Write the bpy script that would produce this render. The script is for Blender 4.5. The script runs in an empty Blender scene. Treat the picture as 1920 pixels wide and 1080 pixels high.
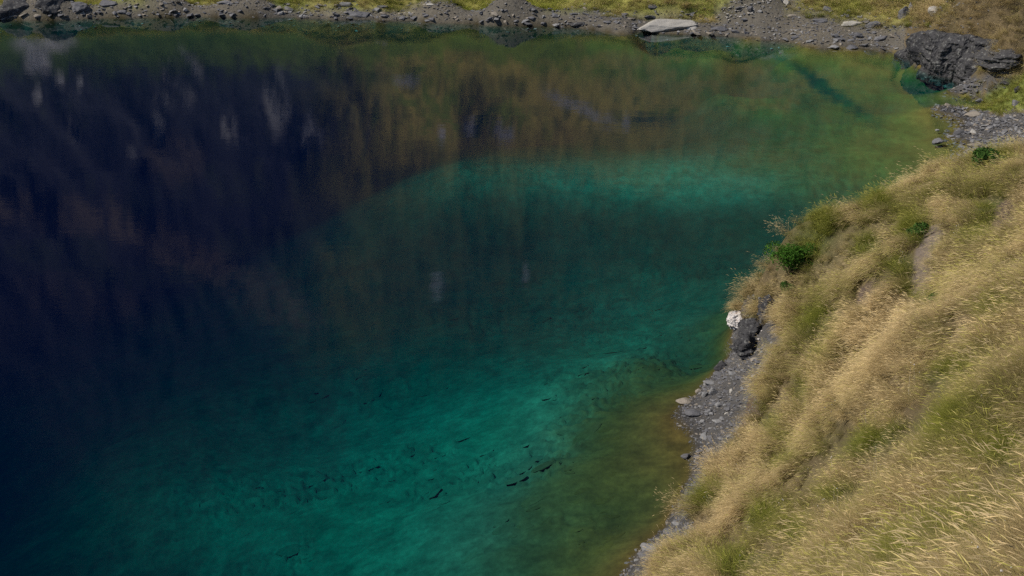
import bpy, bmesh, math, random
import numpy as np
from mathutils import Vector, Matrix
R = math.radians
rng = np.random.default_rng(7)
random.seed(7)
scene = bpy.context.scene
COL = scene.collection

# ------------------------------------------------------------------ camera
CAM_H, PITCH, F = 22.0, R(25.2), 2318.0          # metres above the lake, tilt down, focal length in px of a 1920 wide frame
cd = bpy.data.cameras.new('camera'); cam = bpy.data.objects.new('camera', cd); COL.objects.link(cam)
cam.location = (0, 0, CAM_H); cam.rotation_euler = (R(90) - PITCH, 0, 0)
cd.sensor_width = 36; cd.lens = 36 * F / 1920; cd.clip_start = .1; cd.clip_end = 3000
scene.camera = cam
# ------------------------------------------------------------------ sky and sun
SUN_AZ, SUN_EL = R(-104), R(48)                    # sun high to the left of the lake (azimuth from +Y, clockwise)
world = bpy.data.worlds.new('World'); scene.world = world; world.use_nodes = True
wt = world.node_tree; wt.nodes.clear()
sky = wt.nodes.new('ShaderNodeTexSky'); sky.sky_type = 'NISHITA'; sky.sun_disc = False
sky.sun_elevation = SUN_EL; sky.sun_rotation = SUN_AZ; sky.altitude = 2300; sky.air_density = 1.0; sky.dust_density = 1.5
bg = wt.nodes.new('ShaderNodeBackground'); bg.inputs['Strength'].default_value = 0.08
wo = wt.nodes.new('ShaderNodeOutputWorld')
wt.links.new(sky.outputs[0], bg.inputs[0]); wt.links.new(bg.outputs[0], wo.inputs[0])
sl = bpy.data.lights.new('sun', 'SUN'); sun = bpy.data.objects.new('sun', sl); COL.objects.link(sun)
sl.energy = 2.8; sl.angle = R(.8); sl.color = (1, .93, .82)
sun.location = (-80, 10, 90)
sdir = Vector((math.sin(SUN_AZ) * math.cos(SUN_EL), math.cos(SUN_AZ) * math.cos(SUN_EL), math.sin(SUN_EL)))
sun.rotation_euler = sdir.to_track_quat('Z', 'Y').to_euler()
vs = scene.view_settings; vs.view_transform = 'Standard'; vs.look = 'None'; vs.exposure = 1.1; vs.gamma = 1; vs.use_curve_mapping = False
scene.render.engine = 'CYCLES'
cy = scene.cycles
cy.use_denoising = False; cy.max_bounces = 8; cy.diffuse_bounces = 3; cy.glossy_bounces = 3; cy.transparent_max_bounces = 24
cy.volume_bounces = 0; cy.caustics_reflective = False; cy.caustics_refractive = False

# ------------------------------------------------------------------ helpers
sp, cp = math.sin(PITCH), math.cos(PITCH)
def at(px, py, z=0.0):
    """world point seen at pixel (px,py) of the photograph that lies at height z"""
    a, b = (px - 960) / F, -(py - 540) / F
    d = np.array((a, cp + b * sp, -sp + b * cp))
    t = (z - CAM_H) / d[2]
    return np.array((0, 0, CAM_H)) + d * t
def proj(X, Y, Z):
    zc = Y * cp - (Z - CAM_H) * sp
    yc = Y * sp + (Z - CAM_H) * cp
    zc = np.where(zc < .05, .05, zc)
    return 960 + F * X / zc, 540 - F * yc / zc

def _hash(ix, iy, iz, seed):
    h = (ix * 374761393 + iy * 668265263 + iz * 2147483647 + seed * 974634777).astype(np.int64) & 0xffffffff
    h = ((h ^ (h >> 13)) * 1274126177) & 0xffffffff
    h = ((h ^ (h >> 16)) * 2246822519) & 0xffffffff
    return ((h ^ (h >> 15)) & 0xffffff) / float(0xffffff)
def vnoise(x, y, z=None, seed=0):
    x = np.asarray(x, float); y = np.asarray(y, float)
    z = np.zeros_like(x) if z is None else np.asarray(z, float)
    xi, yi, zi = np.floor(x).astype(np.int64), np.floor(y).astype(np.int64), np.floor(z).astype(np.int64)
    fx, fy, fz = x - xi, y - yi, z - zi
    fx, fy, fz = [f * f * f * (f * (f * 6 - 15) + 10) for f in (fx, fy, fz)]
    out = 0
    for dx in (0, 1):
        for dy in (0, 1):
            for dz in (0, 1):
                w = (fx if dx else 1 - fx) * (fy if dy else 1 - fy) * (fz if dz else 1 - fz)
                out = out + w * _hash(xi + dx, yi + dy, zi + dz, seed)
    return out * 2 - 1
def fbm(x, y, z=None, oct=4, seed=0, gain=.5, ridged=False):
    s, a, t = 0, 1, 0
    for k in range(oct):
        n = vnoise(x * 2 ** k + 17.3 * k, y * 2 ** k - 9.1 * k, None if z is None else z * 2 ** k, seed + k)
        if ridged: n = 1 - 2 * np.abs(n)
        s = s + a * n; t += a; a *= gain
    return s / t
def sstep(a, b, x):
    t = np.clip((x - a) / (b - a), 0, 1); return t * t * (3 - 2 * t)
def inpoly(px, py, poly):
    poly = np.array(poly, float); inside = np.zeros(px.shape, bool)
    for (x1, y1), (x2, y2) in zip(poly, np.roll(poly, -1, 0)):
        c = ((y1 > py) != (y2 > py)) & (px < (x2 - x1) * (py - y1) / (y2 - y1 + 1e-12) + x1)
        inside ^= c
    return inside
def tag(o, label=None, cat=None, group=None, kind=None):
    if label: o['label'] = label
    if cat: o['category'] = cat
    if group: o['group'] = group
    if kind: o['kind'] = kind
    return o
def link(name, me, mat=None, parent=None):
    o = bpy.data.objects.new(name, me); COL.objects.link(o)
    if mat is not None and me is not None and not me.materials: me.materials.append(mat)
    if parent: o.parent = parent
    return o
def np_mesh(name, V, Fc, smooth=True, attrs=None):
    """V (n,3); Fc (m,k) constant size faces"""
    me = bpy.data.meshes.new(name)
    V = np.ascontiguousarray(V, np.float32); Fc = np.ascontiguousarray(Fc, np.int32)
    m, k = Fc.shape
    me.vertices.add(len(V)); me.vertices.foreach_set('co', V.ravel())
    me.loops.add(m * k); me.loops.foreach_set('vertex_index', Fc.ravel())
    me.polygons.add(m); me.polygons.foreach_set('loop_start', np.arange(0, m * k, k, dtype=np.int32))
    me.polygons.foreach_set('loop_total', np.full(m, k, np.int32))
    me.polygons.foreach_set('use_smooth', np.full(m, smooth, bool))
    for an, (ty, arr) in (attrs or {}).items():
        a = me.attributes.new(an, ty, 'POINT')
        a.data.foreach_set({'FLOAT': 'value', 'INT': 'value', 'FLOAT_VECTOR': 'vector', 'FLOAT_COLOR': 'color'}[ty], np.ascontiguousarray(arr).ravel())
    me.update(calc_edges=True); me.validate()
    return me

class NT:
    """small helper to write node materials"""
    def __init__(s, name):
        s.m = bpy.data.materials.new(name); s.m.use_nodes = True; s.t = s.m.node_tree; s.t.nodes.clear()
    def n(s, ty, **kw):
        nd = s.t.nodes.new(ty)
        for k, v in kw.items():
            if k.startswith('i_'): nd.inputs[k[2:].replace('_', ' ')].default_value = v
            else: setattr(nd, k, v)
        return nd
    def l(s, a, b): s.t.links.new(a, b)
    def noise(s, scale, detail=4, vec=None, rough=.55):
        nd = s.n('ShaderNodeTexNoise'); nd.inputs['Scale'].default_value = scale; nd.inputs['Detail'].default_value = detail; nd.inputs['Roughness'].default_value = rough
        if vec is not None: s.l(vec, nd.inputs['Vector'])
        return nd.outputs['Fac']
    def ramp(s, fac, stops):
        nd = s.n('ShaderNodeValToRGB'); cr = nd.color_ramp
        while len(cr.elements) < len(stops): cr.elements.new(.5)
        for e, (p, c) in zip(cr.elements, stops): e.position = p; e.color = (*c, 1)
        s.l(fac, nd.inputs[0]); return nd.outputs[0]
    def mix(s, fac, a, b, mode='MIX'):
        nd = s.n('ShaderNodeMix', data_type='RGBA', blend_type=mode)
        for sock, v in ((nd.inputs[0], fac), (nd.inputs[6], a), (nd.inputs[7], b)):
            if hasattr(v, 'is_linked') or hasattr(v, 'links'): s.l(v, sock)
            elif isinstance(v, tuple): sock.default_value = (*v, 1)
            else: sock.default_value = v
        return nd.outputs[2]
    def math(s, op, a, b=None):
        nd = s.n('ShaderNodeMath', operation=op)
        for i, v in enumerate((a, b)):
            if v is None: continue
            if hasattr(v, 'links'): s.l(v, nd.inputs[i])
            else: nd.inputs[i].default_value = v
        return nd.outputs[0]
    def attr(s, name, ty='GEOMETRY', out='Fac'):
        return s.n('ShaderNodeAttribute', attribute_name=name, attribute_type=ty).outputs[out]
    def bsdf(s, col, rough=.9, bump=None, bstr=.5, bdist=.05, spec=.3):
        b = s.n('ShaderNodeBsdfPrincipled'); b.inputs['Roughness'].default_value = rough
        b.inputs['Specular IOR Level'].default_value = spec
        if isinstance(col, tuple): b.inputs['Base Color'].default_value = (*col, 1)
        else: s.l(col, b.inputs['Base Color'])
        if bump is not None:
            bn = s.n('ShaderNodeBump'); bn.inputs['Strength'].default_value = bstr; bn.inputs['Distance'].default_value = bdist
            s.l(bump, bn.inputs['Height']); s.l(bn.outputs[0], b.inputs['Normal'])
        return b.outputs[0]
    def out(s, surf=None, vol=None):
        o = s.n('ShaderNodeOutputMaterial')
        if surf is not None: s.l(surf, o.inputs['Surface'])
        if vol is not None: s.l(vol, o.inputs['Volume'])
        return s.m

# ------------------------------------------------------------------ shoreline and relief from control points
far_px = [(-700, 44), (-300, 40), (0, 37), (150, 35), (300, 32), (480, 33), (640, 38), (800, 42), (960, 47), (1080, 52), (1190, 60), (1260, 66),
          (1400, 72), (1500, 83), (1600, 92), (1690, 102), (1722, 113), (1760, 130), (1790, 138), (1815, 141), (2100, 110), (2500, 90)]
near_px = [(1818, 146), (1800, 160), (1785, 175), (1762, 198), (1778, 212), (1800, 220), (1812, 230), (1800, 246), (1790, 256), (1812, 268),
           (1805, 282), (1796, 300), (1780, 340), (1690, 405), (1600, 440), (1530, 490), (1460, 550), (1410, 585), (1374, 618), (1378, 650), (1352, 685), (1310, 730),
           (1268, 763), (1272, 785), (1294, 802), (1290, 845), (1278, 856), (1296, 880), (1288, 905), (1283, 930), (1268, 955), (1254, 985), (1228, 1005),
           (1202, 1033), (1188, 1060), (1155, 1100), (1110, 1140), (1000, 1200), (800, 1290), (500, 1400)]
ctrl = []
for p in far_px[:20] + near_px: ctrl.append((*at(*p)[:2], 0.0))
far_w = np.array([at(*p) for p in far_px]); f_az = np.arctan2(far_w[:, 0], far_w[:, 1]); f_r = np.hypot(far_w[:, 0], far_w[:, 1])
def r_shore(az): return np.interp(az, f_az, f_r)
def far_profile(s, az):
    steep = np.interp(az, [R(-30), R(-12), R(0), R(25)], [1.25, 1.2, 1.0, .95])
    z = np.interp(s, [0, 6, 14, 30, 60, 120, 700], [0, 1.5, 4.2, 13, 36, 100, 800]) * (1 + (steep - 1) * sstep(5, 40, s))
    return z
for az in np.linspace(R(-30), R(17.5), 20):
    rs = r_shore(az)
    for s in (3, 9):
        r = rs + s; ctrl.append((r * math.sin(az), r * math.cos(az), float(far_profile(np.array(s), az))))
    for s, d in ((-2, -3.), (-6, -8)) if az < R(4) else ((-3, -1.2), (-9, -4)) if az < R(8) else ((-3, -.9), (-10, -2.5)):
        r = rs + s; ctrl.append((r * math.sin(az), r * math.cos(az), d if az < R(10) else d * .5))
# land of the near bank: pixel, height
land = [(1420, 552, 2.0), (1450, 500, 3.2), (1483, 425, 4.6), (1560, 405, 5.2), (1680, 368, 5.7), (1800, 326, 6.2), (1925, 304, 6.9), (2150, 270, 8.0),
        (1920, 400, 9.2), (1735, 440, 7.6), (1720, 550, 7.8), (1600, 560, 6.0), (1500, 640, 3.4), (1455, 700, 2.1), (1430, 760, 1.4), (1375, 850, .9),
        (1305, 935, .6), (1260, 1015, .6), (1400, 920, 2.5), (1340, 960, 1.9), (1500, 850, 4.2), (1600, 750, 6.5), (1750, 650, 9.4), (1920, 550, 11.6), (1920, 700, 13.2),
        (1920, 900, 14.6), (1920, 1080, 15.4), (1700, 900, 11.2), (1700, 1080, 11.9), (1500, 1000, 6.6), (1500, 1080, 7.4), (1330, 1060, 2.9), (1245, 1085, 1.2),
        (2200, 500, 13), (2300, 900, 16.5),
        # beach and turf beyond the promontory
        (1860, 285, .6), (1900, 250, .7), (1850, 230, .45), (1920, 205, 1.1), (1880, 190, .8), (1920, 150, 1.5), (1850, 165, .6), (1960, 260, 1.2),
        # top of the dark outcrop
        (1760, 62, 2.3), (1830, 68, 2.6), (1900, 75, 2.8), (1760, 40, 2.6), (1840, 20, 4.2), (1920, 0, 5.8), (1980, 112, 2.2), (1850, 131, .8), (1882, 127, 1.1), (1920, 122, 1.6), (2000, 60, 5.0)]
for px, py, z in land: ctrl.append((*at(px, py, z)[:2], z))
ctrl += [(0, 2, 18.6), (8, 0, 21.5), (-6, 6, 11), (0, 10, 10.5), (-8, 13, 4.5), (-20, 8, 5), (12, 6, 20.5), (25, 8, 26), (30, 25, 20), (45, 40, 17), (48, 70, 12), (0, -20, 30), (-30, -10, 18), (30, -20, 38), (60, 20, 32), (-25, 2, 9)]
# lake floor: pixel at depth
bed = [(0, 700, -13), (300, 600, -11), (500, 500, -8.5), (200, 300, -14), (450, 230, -11), (700, 450, -5.6), (900, 430, -4.4), (1100, 330, -2.5), (850, 345, -3.0), (1300, 340, -1.7),
       (1500, 350, -1.1), (1650, 300, -.7), (1740, 250, -.35), (1200, 450, -3.1), (1330, 520, -2.1), (1000, 560, -4.2), (780, 680, -4.3), (600, 850, -5.2), (400, 960, -4.8), (300, 1040, -5.6),
       (200, 880, -7), (0, 1000, -10), (800, 900, -3.0), (650, 1060, -3.4), (900, 1000, -1.5), (1000, 880, -1.35), (1090, 800, -1.1), (1230, 680, -.9), (1200, 880, -.38),
       (1100, 1000, -.6), (1150, 600, -3.0), (1350, 600, -.9), (1480, 470, -1.4), (1640, 380, -1.0), (960, 200, -7.5), (960, 100, -9), (500, 100, -11), (150, 120, -12), (1200, 120, -6), (700, 200, -10), (700, 80, -8), (1250, 200, -5.5), (1100, 265, -4.6), (1250, 265, -3.4), (1380, 200, -2.4), (900, 270, -6.5), (1500, 200, -1.4), (1780, 160, -.5), (1740, 150, -.7), (1700, 130, -.7), (1450, 130, -1.7), (1550, 140, -1.2), (1350, 120, -2.6), (1400, 165, -2.7), (1300, 165, -4.2), (1600, 200, -1.0), (1680, 180, -.7),
       (-500, 500, -14), (-400, 900, -11), (300, 1150, -6), (700, 1180, -2.5)]
for px, py, z in bed: ctrl.append((*at(px, py, z)[:2], z))
C = np.array(ctrl)
def tps_fit(C, lam=.002):
    P = C[:, :2] / 40; n = len(P)
    d2 = ((P[:, None] - P[None]) ** 2).sum(-1); K = np.where(d2 > 0, .5 * d2 * np.log(d2 + 1e-20), 0) + lam * np.eye(n) * .1
    T = np.c_[np.ones(n), P]; A = np.zeros((n + 3, n + 3)); A[:n, :n] = K; A[:n, n:] = T; A[n:, :n] = T.T
    return P, np.linalg.solve(A, np.r_[C[:, 2], 0, 0, 0])
TP, TW = tps_fit(C)
def tps(x, y):
    out = np.empty(x.shape); X = np.c_[x.ravel(), y.ravel()] / 40; o = out.ravel()
    for i in range(0, len(X), 20000):
        q = X[i:i + 20000]
        d2 = (q[:, 0:1] - TP[None, :, 0]) ** 2 + (q[:, 1:2] - TP[None, :, 1]) ** 2
        o[i:i + 20000] = (.5 * d2 * np.log(d2 + 1e-20)) @ TW[:-3] + TW[-3] + q @ TW[-2:]
    return o.reshape(x.shape)
def far_detail(x, y, s):
    """relief of the mountain: gullies, ledges, shoulders"""
    w = sstep(4, 40, s)
    n = fbm(x / 42, y / 42, oct=5, seed=3) * 11 + fbm(x / 13, y / 22, oct=4, seed=9, ridged=True) * 2.6
    az = np.arctan2(x, y)
    cliff = sstep(R(-5), R(-16), az)
    n = n * np.interp(az, [R(0), R(7)], [1, .3])
    n = n + cliff * (fbm(x / 7, y / 11, oct=4, seed=21, ridged=True) * 2.4)
    return n * w + sstep(1, 6, s) * fbm(x / 2.6, y / 2.6, oct=4, seed=30) * .45
def height(x, y):
    az = np.arctan2(x, y); r = np.hypot(x, y); s = r - r_shore(az)
    z = np.zeros_like(x)
    zt = tps(x, y) if np.any(s < 14) else z
    zf = far_profile(np.maximum(s, 0), az) + far_detail(x, y, np.maximum(s, 0))
    zf = np.maximum(zf, np.minimum(s, 8) * .13)
    w = sstep(3, 11, s) * np.where(az > R(17.5), sstep(R(24), R(30), az) * .0 + sstep(8, 22, s), 1)
    w = np.where(y < 5, 0, w)
    z = zt * (1 - w) + zf * w
    z = np.where((az < R(17)) & (s > 0), np.maximum(z, np.minimum(s, 8) * .14), z)
    # small relief: hummocks on the bank, ledges on the lake floor
    landw = sstep(.6, 2.5, zt) * (1 - w)
    z = z + landw * (fbm(x / 1.7 + y * .2, y / 3.4, oct=3, seed=40) * .5 + fbm(x / .7, y / .7, oct=2, seed=44) * .07)
    shore = np.exp(-(zt / .45) ** 2) * (1 - w)
    z = z + shore * fbm(x / 1.1, y / 1.1, oct=3, seed=50) * .10
    bedw = sstep(-.15, -1.0, zt)
    z = z + bedw * (fbm(x / 5, y / 3.4, oct=4, seed=60) * .22 + fbm(x / 1.1, y / .5, oct=3, seed=64) * .055)
    q = fbm(x / 2.6, y / 1.5, oct=4, seed=66, gain=.55) * 6 - y * .35; fq = q - np.floor(q)
    z = z + .2 * sstep(-.4, -1.1, zt) * sstep(-8, -4, zt) * sstep(-.35, .25, fbm(x / 4.5, y / 3, oct=2, seed=67)) * (np.where(fq < .86, fq / .86, (1 - fq) / .14) - .5)
    return z

# radial levels and azimuths: fine where the photograph looks, coarse around
lv = [1.5]
while lv[-1] < 125: lv.append(lv[-1] + max(.16, lv[-1] ** 2 / 11000))
while lv[-1] < 720: lv.append(lv[-1] + 1.1 + (lv[-1] - 125) * .012)
rr = np.array(lv)
azs = np.r_[np.linspace(R(-85), R(-27), 60)[:-1], np.linspace(R(-27), R(27), 420), np.linspace(R(27), R(85), 50)[1:]]
RR, AA = np.meshgrid(rr, azs, indexing='ij')
GX, GY = RR * np.sin(AA), RR * np.cos(AA)
GZ = height(GX, GY)
PU, PV = proj(GX, GY, GZ)
SS = RR - r_shore(AA)
nr, na = RR.shape
idx = np.arange(nr * na).reshape(nr, na)
quads = np.stack([idx[:-1, :-1], idx[:-1, 1:], idx[1:, 1:], idx[1:, :-1]], -1).reshape(-1, 4)[:, ::-1]

# ---- masks
NEAR = (SS < -16) | ((AA > R(17.5)) & (RR < 74))
bare_poly = [(1396, 584), (1440, 594), (1462, 604), (1476, 620), (1452, 660), (1440, 695), (1424, 740), (1412, 775), (1372, 832), (1352, 880), (1324, 915), (1304, 945), (1298, 990), (1276, 1035),
             (1254, 1068), (1215, 1098), (1130, 1150), (600, 1150), (900, 900), (1200, 650), (1340, 540)]
path_poly = [(1752, 388), (1778, 408), (1766, 445), (1754, 470), (1762, 500), (1752, 533), (1746, 570), (1725, 602), (1702, 596), (1706, 545), (1710, 500), (1718, 468), (1738, 438), (1742, 402)]
soil_poly = [[(1612, 540), (1648, 515), (1678, 508), (1660, 565), (1628, 592), (1600, 582)], [(1858, 400), (1893, 362), (1922, 374), (1908, 432), (1864, 444)],
             [(1366, 905), (1402, 872), (1428, 855), (1430, 870), (1395, 905), (1370, 918)], [(1400, 745), (1428, 738), (1436, 765), (1410, 800), (1372, 858), (1352, 872), (1366, 830), (1396, 785)]]
beach_far = [(1740, 205), (1760, 165), (1830, 140), (1880, 128), (1905, 150), (1840, 178), (1800, 200), (1850, 212), (1880, 218), (1940, 200), (1960, 268), (1880, 290), (1800, 318), (1780, 300)]
wob = 7 * fbm(GX * .9, GY * .9, oct=3, seed=70)
def mask(polys):
    m = np.zeros(RR.shape, bool)
    for p in polys: m |= inpoly(PU + wob, PV + wob * .6, p)
    return m
bare = (mask([bare_poly]) & (RR < 58) & (GZ < 3.2)) | (GZ < .35)
bare |= mask([beach_far]) & (RR > 58) & (RR < 90)
pathm = mask([path_poly]) & (RR < 50)
soilm = mask(soil_poly) & (RR < 58)
greens = [(1548, 420, 34, 16, -.3), (1520, 455, 45, 34, -.6), (1724, 436, 20, 30, -.5), (1692, 496, 26, 26, -.5), (1722, 545, 18, 16, 0), (1765, 572, 30, 14, -.3), (1560, 655, 40, 14, -.8), (1520, 740, 22, 24, 0),
          (1462, 800, 26, 36, -.6), (1438, 965, 40, 30, -.6), (1505, 1000, 36, 26, -.3), (1385, 1052, 70, 26, 0), (1335, 928, 36, 16, -.5), (1850, 440, 46, 18, -.4), (1865, 392, 40, 18, -.5), (1890, 592, 40, 16, -.3),
          (1720, 1060, 40, 20, 0), (1860, 1030, 50, 40, 0), (1790, 800, 70, 30, -.2), (1640, 830, 60, 26, -.2), (1630, 470, 26, 22, -.4), (1540, 600, 30, 18, -.6), (1800, 700, 60, 25, -.3), (1870, 300, 40, 14, -.4), (1655, 380, 30, 14, -.3),
          (1475, 870, 30, 14, -.5), (1580, 930, 40, 18, -.2), (1905, 860, 30, 30, 0)]
GREEN = np.zeros(RR.shape)
for gx, gy, rx, ry, an in greens:
    dx, dy = PU - gx, PV - gy
    u = (dx * math.cos(an) + dy * math.sin(an)) / rx; v = (-dx * math.sin(an) + dy * math.cos(an)) / ry
    GREEN = np.maximum(GREEN, np.exp(-(u * u + v * v) * .8))
GREEN = np.clip(GREEN * (RR < 60) + .45 * fbm(GX / 1.6, GY / 2.6, oct=3, seed=80), 0, 1)
TURF = np.clip(mask([[(1800, 200), (1850, 180), (1900, 150), (1960, 110), (1960, 205), (1880, 214)]]) * (RR > 56) * (RR < 95), 0, 1)
# the far shore's pebble strip and its grass
fs_n = fbm(GX / 5, GY / 2.2, oct=4, seed=90)
fs_edge = np.interp(AA, [R(-30), R(-14), R(-8), R(5), R(9), R(14), R(19), R(24)], [1.9, 2.1, 2.2, 2.1, 2.8, 5.0, 4.2, 2.4])
FARGRASS = sstep(-.5, .9, (SS - fs_edge) * .8 + fs_n * 1.6)
scree = inpoly(PU + wob, PV + wob, [(1330, 40), (1380, -10), (1500, -40), (1520, 0), (1440, 30)]) | inpoly(PU, PV + wob, [(930, -30), (980, -30), (960, 14), (925, 14)])
FARGRASS = np.where(scree, FARGRASS * .08, FARGRASS)

# ------------------------------------------------------------------ colours of the ground itself
def lerp(a, b, t): return a * (1 - t[..., None]) + b * t[..., None]
def c3(*v): return np.array(v, float)
N1 = fbm(GX / 3, GY / 3, oct=4, seed=100) * .5 + .5
N2 = fbm(GX / .8, GY / .8, oct=3, seed=110) * .5 + .5
colr = np.broadcast_to(c3(.10, .075, .04), RR.shape + (3,)).copy()                      # thatch under the grass
colr = lerp(colr, c3(.055, .06, .02), GREEN)
colr = lerp(colr, np.broadcast_to(c3(.06, .057, .055), colr.shape) * (.8 + .5 * N2[..., None]), bare * 1.)
colr = lerp(colr, c3(.125, .10, .08), pathm * 1.)
colr = lerp(colr, c3(.075, .055, .045), soilm * 1.)
# far shore and mountain
peb = lerp(np.broadcast_to(c3(.075, .07, .062), colr.shape), c3(.12, .104, .078), N1)
gr = lerp(np.broadcast_to(c3(.15, .18, .03), colr.shape), c3(.23, .19, .06), np.clip(N1 * 1.5 - .3, 0, 1))
farc = lerp(peb, gr, FARGRASS)
# higher up: dry alpine grass, rock bands (seen only mirrored in the lake)
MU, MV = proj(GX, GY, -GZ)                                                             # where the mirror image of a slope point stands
# slope for rockiness
gzr = np.gradient(GZ, axis=0) / np.maximum(np.gradient(RR, axis=0), 1e-6)
def spot(x0, y0, rx, ry, an=0.0, k=1.0):
    wx, wy = MU + 9 * fbm(GX / 4, GZ / 4, oct=3, seed=121), MV + 9 * fbm(GX / 4, GZ / 4, oct=3, seed=122)
    dx, dy = wx - x0, wy - y0; u = (dx * math.cos(an) + dy * math.sin(an)) / rx; v = (-dx * math.sin(an) + dy * math.cos(an)) / ry
    return k * sstep(1.25, .6, np.sqrt(u * u + v * v))
nA = fbm(GX / 11, GZ / 7, GY / 25, oct=5, seed=123); nB = fbm(GX / 1.0, GZ / 1.5, GY / 6, oct=4, seed=124, gain=.6); nC = fbm(GX / .9, GZ / 9, GY / 20, oct=4, seed=125)
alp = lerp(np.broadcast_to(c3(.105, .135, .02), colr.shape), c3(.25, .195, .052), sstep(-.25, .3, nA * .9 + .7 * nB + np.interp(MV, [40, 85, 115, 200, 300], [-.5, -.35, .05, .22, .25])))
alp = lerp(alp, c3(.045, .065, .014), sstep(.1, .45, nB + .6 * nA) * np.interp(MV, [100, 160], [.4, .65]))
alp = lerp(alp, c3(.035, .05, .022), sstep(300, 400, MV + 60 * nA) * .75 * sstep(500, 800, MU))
rock_shaded = lerp(np.broadcast_to(c3(.010, .011, .018), colr.shape), c3(.030, .032, .045), N2)  # dark bluish rock, with the shade on the left cliffs put into its colour
rockl = lerp(np.broadcast_to(c3(.22, .22, .25), colr.shape), c3(.38, .36, .37), N2)
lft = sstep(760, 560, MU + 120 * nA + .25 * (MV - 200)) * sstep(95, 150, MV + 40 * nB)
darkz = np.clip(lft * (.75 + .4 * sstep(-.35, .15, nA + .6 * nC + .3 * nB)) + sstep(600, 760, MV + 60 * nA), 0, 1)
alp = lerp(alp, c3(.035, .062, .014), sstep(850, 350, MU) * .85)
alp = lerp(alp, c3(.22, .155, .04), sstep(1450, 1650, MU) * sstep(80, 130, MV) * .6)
alp = lerp(alp, rock_shaded, darkz)
wband = np.clip(spot(120, 400, 170, 34, .12) + spot(330, 470, 170, 34, .42) + spot(500, 560, 130, 46, .5) + spot(330, 300, 60, 50) * .6 + spot(150, 560, 130, 40, .2) * .5, 0, 1)
alp = lerp(alp, c3(.11, .085, .065), wband * sstep(-.5, .2, nB + .3 * nC) * .8)
cols = np.clip(spot(335, 150, 40, 55) + spot(520, 190, 24, 60) + spot(590, 250, 22, 46) + spot(300, 210, 14, 60) + spot(430, 240, 16, 30) + spot(140, 230, 16, 50) * .6 + spot(250, 270, 14, 40) * .6 + spot(700, 250, 14, 26) * .6 + spot(380, 120, 20, 24), 0, 1) * sstep(-.2, .3, nC + .2 * nB)
alp = lerp(alp, rockl * .55, cols)
white = np.clip(spot(85, 78, 62, 18) + spot(75, 112, 28, 26) + spot(118, 145, 9, 14) + spot(150, 152, 9, 12) + spot(72, 180, 10, 12) + spot(545, 60, 6, 6) + spot(1090, 205, 75, 8, .42) + spot(885, 236, 16, 14) + spot(940, 245, 24, 10, .5) + spot(830, 250, 8, 14)
                + spot(1175, 232, 9, 10) + spot(700, 60, 34, 7, .6) + spot(950, 68, 34, 10) + spot(1440, 100, 56, 12) + spot(760, 150, 26, 9) + spot(820, 535, 16, 18) + spot(985, 515, 8, 18), 0, 1)
alp = lerp(alp, rockl * .8, np.clip(white, 0, 1) * sstep(-.7, -.1, nC + .4 * nB))
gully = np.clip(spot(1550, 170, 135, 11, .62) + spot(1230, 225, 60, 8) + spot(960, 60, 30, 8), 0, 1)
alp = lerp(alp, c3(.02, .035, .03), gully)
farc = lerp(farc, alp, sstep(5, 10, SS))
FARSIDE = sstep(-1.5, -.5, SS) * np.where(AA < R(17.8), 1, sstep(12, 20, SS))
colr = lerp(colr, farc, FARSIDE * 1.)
colr = lerp(colr, np.broadcast_to(c3(.12, .15, .03), colr.shape), TURF * .8)
# lake floor: stony brown shallows, pale silt deeper
D = -GZ
silt = lerp(np.broadcast_to(c3(.17, .17, .105), colr.shape), c3(.22, .22, .15), N1)
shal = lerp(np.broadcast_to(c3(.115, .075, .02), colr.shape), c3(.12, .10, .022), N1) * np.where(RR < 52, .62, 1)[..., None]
def bspot(x0, y0, rx, ry, an=0.0):
    wx, wy = PU + 30 * fbm(GX / 6, GY / 6, oct=3, seed=181), PV + 18 * fbm(GX / 6, GY / 6, oct=3, seed=182)
    dx, dy = wx - x0, wy - y0; u = (dx * math.cos(an) + dy * math.sin(an)) / rx; v = (-dx * math.sin(an) + dy * math.cos(an)) / ry
    return np.exp(-(u * u + v * v))
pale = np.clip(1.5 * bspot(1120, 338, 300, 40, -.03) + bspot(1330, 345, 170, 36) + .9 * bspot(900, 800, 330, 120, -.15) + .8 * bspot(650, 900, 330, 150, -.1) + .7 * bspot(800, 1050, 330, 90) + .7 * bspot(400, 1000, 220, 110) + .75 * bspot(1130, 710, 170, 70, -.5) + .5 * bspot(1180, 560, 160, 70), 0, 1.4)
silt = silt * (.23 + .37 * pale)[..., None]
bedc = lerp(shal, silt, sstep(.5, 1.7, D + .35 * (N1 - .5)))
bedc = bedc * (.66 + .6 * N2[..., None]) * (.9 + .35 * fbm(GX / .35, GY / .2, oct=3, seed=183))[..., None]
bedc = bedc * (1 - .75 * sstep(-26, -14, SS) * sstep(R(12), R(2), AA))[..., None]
colr = colr * (1 - .4 * sstep(.16, .05, GZ) * (SS < 8))[..., None]                          # wet margin
colr = lerp(colr, bedc, sstep(-.04, .06, D))

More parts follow.
